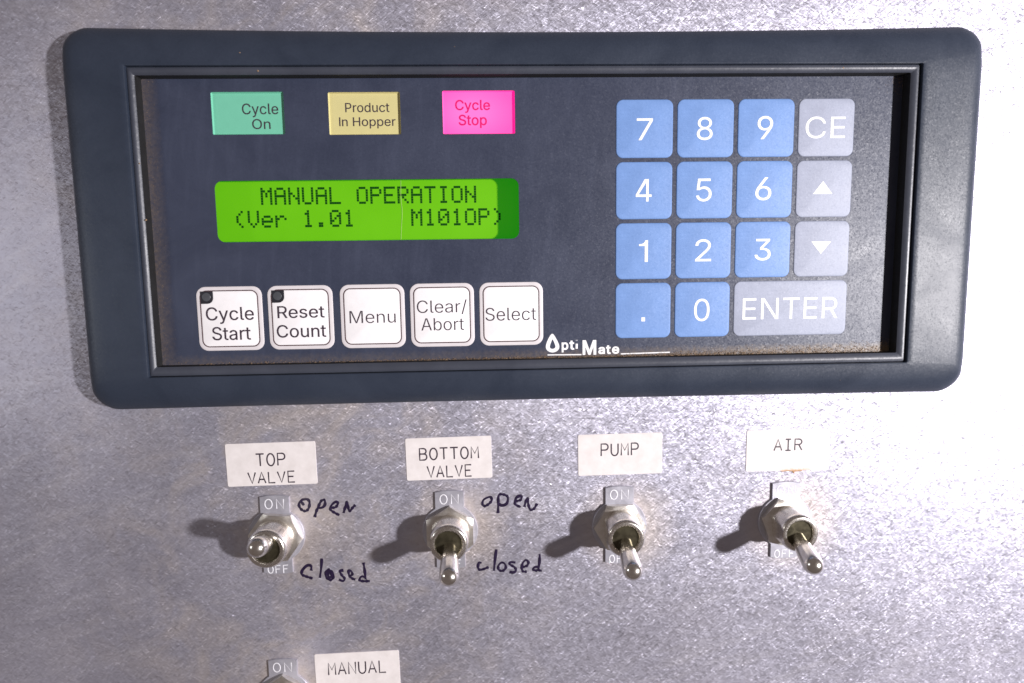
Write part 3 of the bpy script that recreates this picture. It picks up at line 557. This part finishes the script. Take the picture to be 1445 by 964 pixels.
def lcd_row(s, x0, ytop, px=0.665, py=0.715):
    V = []; F = []; cx, cy = -34, ytop - 2.5
    for c, ch in enumerate(s):
        if ch == ' ': continue
        for r_, bits in enumerate(FONT[ch].split()):
            for k, b in enumerate(bits):
                if b == '1':
                    x = x0 + c * px * 6 + k * px - cx; y = ytop - r_ * py - cy; n = len(V)
                    V += [(x, y - py * .93, 0), (x + px * .93, y - py * .93, 0), (x + px * .93, y, 0), (x, y, 0)]; F.append((n, n + 1, n + 2, n + 3))
    return put('display_text', mesh_of(V, F, M['lcddot']), disp, (cx, cy, LZ + .06))
lcd_row('  MANUAL OPERATION', -74.2, 24.95)
lcd_row('(Ver 1.01    M101OP)', -74.35, 18.35)
wx, wy = (LCDW[1] - LCDW[0]) / 2 + 1.5, (LCDW[3] - LCDW[2]) / 2 + 1.5
wn = put('display_window', mesh_of([(-wx, -wy, 0), (wx, -wy, 0), (wx, wy, 0), (-wx, wy, 0)], [(0, 1, 2, 3)], M['pane']), panel, ((LCDW[0] + LCDW[1]) / 2, (LCDW[2] + LCDW[3]) / 2, MZ - .5))
put('display_scratch', strokes([[(0, 9), (-.15, 4), (.1, 0), (-.3, -5), (-.6, -9)]], .07, M['scratch'], .02, smooth=True), disp, (-25.2, 17.6, LZ + .09))

# --- three indicator lamps --------------------------------------
TXT = {'green': [('Cycle', (-68.27, -58.19, 44.58, 47.46)), ('On', (-65.68, -60.58, 40.54, 43.23))],
       'yellow': [('Product', (-39.48, -27.06, 44.99, 47.50)), ('In Hopper', (-41.33, -25.43, 41.16, 43.58))],
       'pink': [('Cycle', (-8.46, 1.46, 45.41, 48.12)), ('Stop', (-7.56, 0.48, 41.23, 44.05))]}
LB = {'green': 'pale green unlit lamp lens reading Cycle On', 'yellow': 'pale yellow unlit lamp lens reading Product In Hopper', 'pink': 'glowing pink lamp lens reading Cycle Stop'}
for nm, a, b, c, d in LAMPS:
    dep = 0.9
    ln = put('indicator_lamp', pad(b - a + .3, d - c + .3, .35, [(0, -.5), (0, .75), (.12, .75), (.42, .15)], M[nm], False), panel, ((a + b) / 2, (c + d) / 2, MZ - dep), LB[nm])
    for s, bx in TXT[nm]:
        text(s, bx, MZ - dep + .2, M['pinkink'] if nm == 'pink' else M['ink'], ln, 10 if nm == 'pink' else 3)

# --- five white function keys ------------------------------------
KW, KH = 18.7, 18.6
fk_me = pad(KW, KH, 2.6, [(0, 0), (.1, .16), (.3, .22), (1.15, .22)], M['whiterim'])
face_me = pad(KW - 2.5, KH - 2.5, 1.7, [(0, .1), (.05, .22), (.15, .25)], M['white'])
ol = rr(-KW / 2 + 1.2, KW / 2 - 1.2, -KH / 2 + 1.2, KH / 2 - 1.2, 1.9, 8); ol.append(ol[0])
ol_me = strokes([ol], .155, M['inkline'], .05)
led_me = sheet([[(0, 0), (3.6, 0)] + [(1.9 + 1.7 * math.cos(math.radians(a)), -1.9 + 1.7 * math.sin(math.radians(a))) for a in range(0, -91, -15)] + [(0, -3.6)]], .04, M['ledwin'])
dot_me = pad(2.5, 2.5, 1.25, [(0, 0), (.1, .08), (.5, .14)], M['led'])
FK = [(-74.85, 'white key with a dark lamp window, reading Cycle Start', [('Cycle', (-81.65, -67.99, -13.29, -9.56)), ('Start', (-80.23, -69.20, -19.06, -15.28))]),
      (-54.6, 'white key with a dark lamp window, reading Reset Count', [('Reset', (-61.23, -47.70, -12.97, -9.51)), ('Count', (-61.70, -47.48, -18.64, -15.04))]),
      (-33.85, 'white key reading Menu', [('Menu', (-40.52, -27.21, -14.88, -11.21))]),
      (-13.6, 'white key reading Clear/Abort', [('Clear/', (-20.90, -6.38, -12.20, -8.53)), ('Abort', (-19.78, -7.32, -17.39, -13.70))]),
      (6.65, 'white key reading Select', [('Select', (-0.92, 13.95, -14.82, -11.00))])]
for i, (cx, lb, tx) in enumerate(FK):
    k = put('function_key', fk_me, panel, (cx, -12.9, MZ), lb)
    put('key_face', face_me, k, (cx, -12.9, MZ))
    put('key_outline', ol_me, k, (cx, -12.9, MZ + .3))
    for s, bx in tx: text(s, bx, MZ + .33, M['ink'], k, 3 if i < 2 else -7)
    if i < 2:
        put('lamp_window', led_me, k, (cx - KW / 2 + 1.3, -12.9 + KH / 2 - 1.3, MZ + .34))
        put('lamp_dot', dot_me, k, (cx - KW / 2 + 2.95, -12.9 + KH / 2 - 2.95, MZ + .36))

# --- number pad ----------------------------------------------------
X0, PX, PW, Y0, PY, PH = 37.45, 17.72, 16.5, 47.85, 17.42, 16.3
prof = [(0, 0), (.08, .14), (.22, .22), (.5, .26)]
kb_me = pad(PW, PH, 2.0, prof, M['blue']); kg_me = pad(PW, PH, 2.0, prof, M['grey']); ke_me = pad(PW + PX, PH, 2.0, prof, M['grey'])
TB = {'7': (43.38, 48.06, 36.47, 42.59), '8': (60.86, 65.49, 36.47, 42.80), '9': (78.58, 83.12, 36.52, 42.96), 'CE': (92.73, 104.45, 36.70, 42.72),
 '4': (43.26, 47.91, 19.14, 25.55), '5': (60.99, 65.54, 19.07, 25.54), '6': (78.45, 83.20, 19.21, 25.72), 'up': (95.61, 101.40, 20.80, 24.49),
 '1': (44.31, 46.97, 1.72, 8.00), '2': (60.99, 65.77, 1.66, 8.04), '3': (78.74, 83.56, 1.74, 8.00), 'down': (95.69, 101.61, 3.37, 6.99),
 '.': (45.19, 46.31, -15.84, -14.51), '0': (60.96, 65.60, -15.96, -9.42), 'ENTER': (75.59, 104.44, -15.79, -9.43)}
for row, keys in enumerate((('7', '8', '9', 'CE'), ('4', '5', '6', 'up'), ('1', '2', '3', 'down'), ('.', '0', 'ENTER'))):
    for c, s in enumerate(keys):
        cx = X0 + PX * c + PW / 2; cy = Y0 - PY * row - PH / 2; m = kb_me if c < 3 else kg_me
        if s == 'ENTER': cx += PX / 2; m = ke_me
        nice = {'.': 'blue key with a decimal point', 'up': 'grey key with an up arrow', 'down': 'grey key with a down arrow'}.get(s, ('grey' if s in ('CE', 'ENTER') else 'blue') + ' key reading ' + s)
        k = put('keypad_key', m, panel, (cx, cy, MZ), nice)
        x0, x1, y0, y1 = TB[s]; z = MZ + .30
        if s in ('up', 'down'):
            w2, h2 = (x1 - x0) / 2, (y1 - y0) / 2
            tri = [(-w2, -h2), (w2, -h2), (0, h2)] if s == 'up' else [(w2, h2), (-w2, h2), (0, -h2)]
            put('arrow', mesh_of([(x, y, 0) for x, y in tri], [(0, 1, 2)], M['ivory']), k, ((x0 + x1) / 2, (y0 + y1) / 2, z))
        elif s == '.':
            put('lettering', mesh_of([(-.55, -.6, 0), (.55, -.6, 0), (.55, .6, 0), (-.55, .6, 0)], [(0, 1, 2, 3)], M['ivory']), k, ((x0 + x1) / 2, (y0 + y1) / 2, z))
        else:
            text(s, TB[s], z, M['ivory'], k, -1 if s not in ('CE', 'ENTER') else -3)

# --- printed logo -----------------------------------------------------
lc = (33, -23, 0)
egg = smooth_line([(18.7, -19.0), (19.75, -20.3), (20.75, -22.6), (20.3, -24.0), (18.75, -24.6), (17.2, -24.0), (16.75, -22.6), (17.6, -20.3), (18.7, -19.0)])[:-1]
yolk = smooth_line([(18.75, -20.7), (19.3, -21.8), (19.6, -22.9), (19.2, -23.4), (18.6, -23.5), (18.1, -23.3), (17.95, -22.7), (18.3, -21.6), (18.75, -20.7)])[:-1]
lg = put('logo', sheet([[(x - lc[0], y - lc[1]) for x, y in egg], [(x - lc[0], y - lc[1]) for x, y in yolk]], .02, M['ivory']), panel, (33, -23, MZ + .03), 'white printed name Opti Mate')
for ch, bx in (('p', (21.45, 23.45, -23.75, -21.1)), ('t', (23.75, 25.25, -23.75, -21.1)), ('M', (27.7, 31.8, -25.3, -21.3)), ('a', (32.4, 34.4, -25.2, -22.7)), ('t', (34.7, 36.15, -25.25, -22.7)), ('e', (36.5, 38.7, -25.2, -22.65))):
    text(ch, bx, MZ + .04, M['ivory'], lg, 26, 'logo_letter')
put('logo_letter', strokes(rel([[(25.9, -22.1), (25.88, -23.6)], [(25.89, -21.0), (25.89, -21.1)]], lc), .36, M['ivory'], .04), lg, (33, -23, MZ + .03))
put('underline', strokes(rel([[(17.22, -25.3), (27.36, -25.4)], [(39.15, -25.42), (53.93, -25.2)]], lc), .2, M['ivory'], .05), lg, (33, -23, MZ + .03))

# --- dust lying in the recess ------------------------------------------
V = []; F = []
def grain(x, y, z, s):
    n = len(V); q = [Vector((random.gauss(0, 1), random.gauss(0, 1), random.gauss(0, 1))).normalized() * s * random.uniform(.5, 1) for _ in range(4)]
    for v in q: V.append((x + v.x - PC[0], y + v.y - PC[1], z + v.z * .6 - MZ))
    F.extend([(n, n + 1, n + 2), (n, n + 1, n + 3), (n, n + 2, n + 3), (n + 1, n + 2, n + 3)])
for _ in range(5200):
    u = random.random() ** 0.55; x = -94 + 214 * u
    th = 0.35 + 1.3 * max(0, (x - 40) / 80) ** 1.2 + (0.5 if x < -85 else 0)
    y = LY0 + abs(random.gauss(0, th)) * (0.6 + 0.4 * math.sin(x * .7) ** 2)
    if y < LY0 + 3.4: grain(x, y, MZ + random.uniform(0, .35) + max(0, .6 - (y - LY0)) * random.random(), random.uniform(.08, .26))
for _ in range(1400):
    y = random.uniform(LY0, LY1); x = LX0 + abs(random.gauss(0, 1.7)); 
    if random.random() < .35 + .65 * (LY1 - y) / 81: grain(x, y, MZ + random.uniform(0, .15), random.uniform(.05, .13))
for _ in range(500):
    grain(LX1 - abs(random.gauss(0, 2.2)), random.choice((LY0 + abs(random.gauss(0, 3)), LY1 - abs(random.gauss(0, 2.5)))), MZ + random.uniform(0, .2), random.uniform(.06, .16))
dust = put('dust', mesh_of(V, F, M['dust']), panel, (PC[0], PC[1], MZ)); dust['kind'] = 'stuff'
# nicks and specks on the bezel
V = []; F = []
for x, y, s in ((-61.6, 54.9, .35), (-94.6, 15.2, .45), (-95.2, 30.5, .3), (-66, 59.5, .25), (-8, 61, .16), (101, 55.2, .3), (98, 55.4, .22), (113, 55.3, .2), (77, -34, .15), (104, -34, .15)):
    n = len(V); z = height(y) if (y > 56.6 or y < -29.5 or x < -97.5) else 8.1
    for k in range(6):
        a = k * math.pi / 3; V.append((x + s * math.cos(a) * random.uniform(.6, 1.2) - PC[0], y + s * math.sin(a) * random.uniform(.4, 1) - PC[1], z))
    V.append((x - PC[0], y - PC[1], z + .15))
    F += [(n + k, n + (k + 1) % 6, n + 6) for k in range(6)]
sp_ = put('specks', mesh_of(V, F, M['dust']), panel, PC); sp_['kind'] = 'stuff'

# ================================================================== toggle switches
SY = -80.3
def plate_mesh():
    r = 8.55; w_ = 4.45; top = 13.0; bot = -12.3
    out = []
    a = math.degrees(math.acos(w_ / r))
    out += [(r * math.cos(math.radians(t)), r * math.sin(math.radians(t))) for t in [(-a + 2 * a * i / 24) for i in range(25)]]
    out += [(w_, top - .55), (w_ * .5, top - .1), (0, top), (-w_ * .5, top - .1), (-w_, top - .55)]
    out += [(r * math.cos(math.radians(t)), r * math.sin(math.radians(t))) for t in [(180 - a + 2 * a * i / 24) for i in range(25)]]
    out += [(-w_, bot + .5), (-w_ * .5, bot + .1), (0, bot), (w_ * .5, bot + .1), (w_, bot + .5)]
    loops = [[(x, y, 0) for x, y in out], [(x, y, .62) for x, y in out], [(x * .985, y * .99, .75) for x, y in out]]
    return mesh_of(*stack(loops), M['tab'])
def nut_mesh():
    a = 7.15; z1 = 2.55
    def f(r, z, th):
        u = (th + math.pi / 6) % (math.pi / 3) - math.pi / 6
        rh = a / math.cos(u)
        if r > 50: rr_ = min(rh, r - 100) if r > 100 else rh; zz = z - max(0, (rh - 7.35)) * .75 if z > 1 else z
        else: rr_ = r; zz = z
        return (rr_ * math.cos(th), rr_ * math.sin(th), zz)
    return lathe([(60, .75), (60, z1), (7.05, z1), (6.5, z1 + .12), (5.6, z1 + .12)], M['satin'], 96, f)
def bush_mesh():
    def f(r, z, th):
        x, y = r * math.cos(th), r * math.sin(th)
        if r > 4.9 and z < 10.3: x = max(x, -5.2)
        return (x, y, z)
    return lathe([(5.95, 1.0), (5.95, 9.2), (5.75, 10.0), (5.35, 10.6), (5.0, 10.75), (4.3, 10.7), (4.05, 10.45), (3.95, 9.9)], M['collar'], 72, f)
def bowl_mesh():
    return lathe([(3.96, 9.92), (3.9, 8.4), (3.35, 8.2), (3.25, 7.9), (3.15, 5.4), (3.0, 3.0), (2.0, 2.0), (.1, 1.9)], M['brass'], 48)
def lever_mesh():
    prof = [(.05, -2.2), (1.4, -2.0), (2.3, -1.0), (2.6, .2), (2.3, 1.4), (1.95, 2.2), (2.0, 4.5), (2.1, 8.0), (2.5, 10.0), (2.7, 12.0), (2.85, 15.0)]
    for i in range(0, 8):
        t = math.radians(90 * i / 8); prof.append((2.87 * math.cos(t), 16.35 + 2.87 * math.sin(t)))
    prof.append((.05, 19.2))
    return lathe(prof, M['nickel'], 40)
P_ME, N_ME, B_ME, W_ME, L_ME = plate_mesh(), nut_mesh(), bush_mesh(), bowl_mesh(), lever_mesh()
on_me = strokes(rel(glyphs('ON', (-3.0, 2.8, 8.75, 11.75), 1.5), (0, 10)), .15, M['engr'], .04)
off_me = strokes(rel(glyphs('OFF', (-3.2, 3.1, -12.9 + 1.0, -10.2 + .8), 1.4), (0, -10.5)), .15, M['engr'], .04)
def toggle(x, y, up, nutrot, lean, label, plate_rot=0.0, bush_rot=0.0):
    t = thing('toggle_switch', label, 'switch', (x, y, 0), 'toggle switches on the steel panel')
    p = put('indicator_plate', P_ME, t, (x, y, 0)); p.rotation_euler.z = math.radians(plate_rot)
    o = put('on_marking', on_me, p, (x, y + 10, .76)); o = put('off_marking', off_me, p, (x, y - 10.5, .76))
    n = put('hex_nut', N_ME, t, (x, y, 0)); n.rotation_euler.z = math.radians(nutrot)
    b = put('threaded_bushing', B_ME, t, (x, y, 0)); b.rotation_euler.z = math.radians(bush_rot)
    put('inner_cup', W_ME, b, (x, y, 0))
    l = put('lever', L_ME, t, (x, y, 4.2))
    d = Vector((lean, 5.9 if up else -5.9, 18.2))
    l.rotation_euler = d.to_track_quat('Z', 'Y').to_euler()
    return t
toggle(-66.5, SY, True, 24, 1.6, 'toggle switch under the TOP VALVE label, its metal lever flipped up to ON')
toggle(-13.2, SY, False, 0, 0.8, 'toggle switch under the BOTTOM VALVE label, its lever pointing down', 0, 4)
toggle(39.7, SY, False, 30, -0.2, 'toggle switch under the PUMP label, its lever pointing down', 0, 2)
toggle(92.5, SY, False, 19, -0.9, 'toggle switch under the AIR label at the right end of the row', 0, 6)
toggle(-66.9, -133.6, True, 0, 1.2, 'toggle switch beside the MANUAL label, mostly cut off by the bottom edge')

# ================================================================== stuck-on labels
def sticker(x0, x1, y0, y1, rot, lines, label, mat='paper', r=.55):
    cx, cy = (x0 + x1) / 2, (y0 + y1) / 2
    t = put('label_sticker', pad(x1 - x0, y1 - y0, r, [(0, 0), (0, .12), (.06, .16)], M[mat], False, 4), None, (cx, cy, 0.004))
    t.rotation_euler = (Matrix.Rotation(math.pi / 2, 3, 'X') @ Matrix.Rotation(math.radians(rot), 3, 'Z')).to_euler()
    t['label'] = label; t['category'] = 'label'; t['group'] = 'white labels stuck on the steel panel'
    for s, bx in lines:
        c = ((bx[0] + bx[1]) / 2, (bx[2] + bx[3]) / 2)
        put('lettering', strokes(rel(glyphs(s, bx), c), .23, M['ink'], .03), t, (c[0], c[1], .175))
    return t
sticker(-80.5, -53.4, -64.35, -51.0, 0.6, [('TOP', (-71.45, -62.68, -58.18, -54.42)), ('VALVE', (-74.18, -60.11, -63.54, -60.12))], 'white label printed TOP VALVE above the leftmost switch of the row')
sticker(-26.2, 0.1, -63.9, -50.6, 0.7, [('BOTTOM', (-22.08, -3.89, -57.52, -53.92)), ('VALVE', (-19.82, -6.19, -63.13, -59.54))], 'white label printed BOTTOM VALVE above the second switch')
sticker(26.8, 53.1, -63.85, -50.8, 0.4, [('PUMP', (33.88, 45.67, -57.71, -53.92))], 'white label printed PUMP in its upper half')
air = sticker(79.6, 106.1, -64.0, -50.8, -0.2, [('AIR', (88.39, 97.28, -57.43, -53.88))], 'white label printed AIR with a brown stain on its lower edge', 'paper2')
put('residue', strokes([[(-3.2, 0), (-1, .12), (1, -.05), (3.4, .1)], [(.6, -.1), (.9, -.7)]], .22, M['residue'], .08, smooth=True), air, (94.2, -64.1, .1))
sticker(-57.0, -30.4, -133.2, -119.55, 0.9, [('MANUAL', (-52.92, -34.66, -126.74, -122.74))], 'white label printed MANUAL at the bottom edge')

# ================================================================== handwriting in marker on the steel
HW = {
 'word open in dark marker beside the top valve switch': [[(-57.14, -69.08), (-58.73, -69.53), (-59.37, -70.98), (-58.71, -72.31), (-57.49, -72.84), (-56.51, -72.05), (-56.11, -70.42), (-56.38, -69.43), (-57.14, -69.08), (-58.57, -69.43), (-57.87, -71.03)], [(-54.77, -74.9), (-54.21, -73.1), (-53.33, -71.16), (-52.48, -69.7), (-51.53, -69.57), (-51.44, -70.88), (-52.27, -71.84), (-53.53, -71.97)], [(-49.61, -72.08), (-48.18, -71.8), (-47.5, -70.67), (-48.11, -70.16), (-49.24, -70.94), (-49.93, -72.24), (-49.19, -73.25), (-47.2, -74.46)], [(-45.91, -73.84), (-45.36, -72.04), (-44.66, -70.25), (-44.42, -72.07), (-44.0, -73.23), (-43.0, -72.11), (-42.18, -71.31)]],
 'word closed in dark marker beside the top valve switch': [[(-56.71, -92.13), (-56.64, -90.63), (-57.89, -90.42), (-59.39, -91.88), (-59.62, -93.21), (-58.39, -93.93), (-56.36, -94.67)], [(-53.26, -88.22), (-53.55, -91.06), (-54.13, -94.57)], [(-50.83, -91.82), (-52.14, -92.79), (-52.06, -94.47), (-50.83, -95.36), (-49.89, -94.21), (-50.38, -92.51), (-51.52, -92.98), (-51.27, -94.5), (-50.44, -93.85), (-50.86, -92.49)], [(-46.72, -92.29), (-47.84, -92.59), (-47.27, -93.96), (-46.52, -95.0), (-47.03, -95.82), (-48.28, -95.28)], [(-45.06, -94.37), (-44.07, -93.73), (-44.35, -92.71), (-45.14, -92.51), (-45.04, -94.03), (-44.13, -95.08), (-43.19, -95.45)], [(-40.48, -89.98), (-40.2, -92.51), (-40.0, -95.55)], [(-39.97, -94.88), (-41.23, -94.5), (-41.91, -95.49), (-41.3, -96.02), (-38.74, -96.1)]],
 'word open in dark marker beside the bottom valve switch': [[(-1.22, -70.04), (-2.68, -70.83), (-3.08, -72.14), (-2.39, -72.82), (-1.1, -72.2), (-0.19, -71.06), (-0.42, -70.07), (-1.22, -70.04)], [(1.72, -75.27), (1.84, -72.45), (2.08, -69.47), (3.74, -69.36), (4.85, -70.21), (4.5, -72.19), (3.05, -72.81), (2.09, -72.29)], [(7.07, -71.6), (8.84, -71.16), (9.02, -70.0), (7.89, -70.13), (7.08, -71.27), (7.22, -72.6), (8.81, -73.48)], [(9.94, -73.51), (10.44, -71.7), (11.03, -70.72), (11.23, -72.72), (11.85, -74.4), (12.98, -74.1), (13.96, -72.46)]],
 'word closed in dark marker beside the bottom valve switch': [[(-3.72, -91.38), (-4.52, -91.19), (-4.88, -92.7), (-4.09, -93.57), (-1.48, -92.74)], [(0.98, -86.97), (0.5, -90.5), (0.11, -94.05)], [(2.42, -91.41), (1.5, -92.57), (1.74, -93.76), (2.86, -94.14), (3.85, -93.15), (3.55, -91.79), (2.42, -91.41)], [(6.95, -91.56), (5.5, -91.34), (5.17, -92.01), (6.61, -93.07), (7.08, -94.11), (6.26, -94.76), (4.97, -94.55)], [(8.88, -93.15), (10.51, -92.69), (11.01, -91.52), (10.21, -90.81), (9.22, -91.8), (8.88, -93.49), (9.35, -94.52), (10.49, -94.63)], [(14.61, -88.92), (14.49, -91.63), (14.24, -94.0), (15.21, -94.55)], [(14.08, -93.15), (12.94, -93.28), (12.45, -93.94), (13.42, -94.38), (14.24, -94.0)]],
}
for lb, lines in HW.items():
    xs = [p[0] for l_ in lines for p in l_]; ys = [p[1] for l_ in lines for p in l_]
    c = ((min(xs) + max(xs)) / 2, (min(ys) + max(ys)) / 2)
    put('handwritten_word', strokes(rel(lines, c), .42, M['marker'], .02, smooth=True, vary=.24), steel, (c[0], c[1], .012), lb)
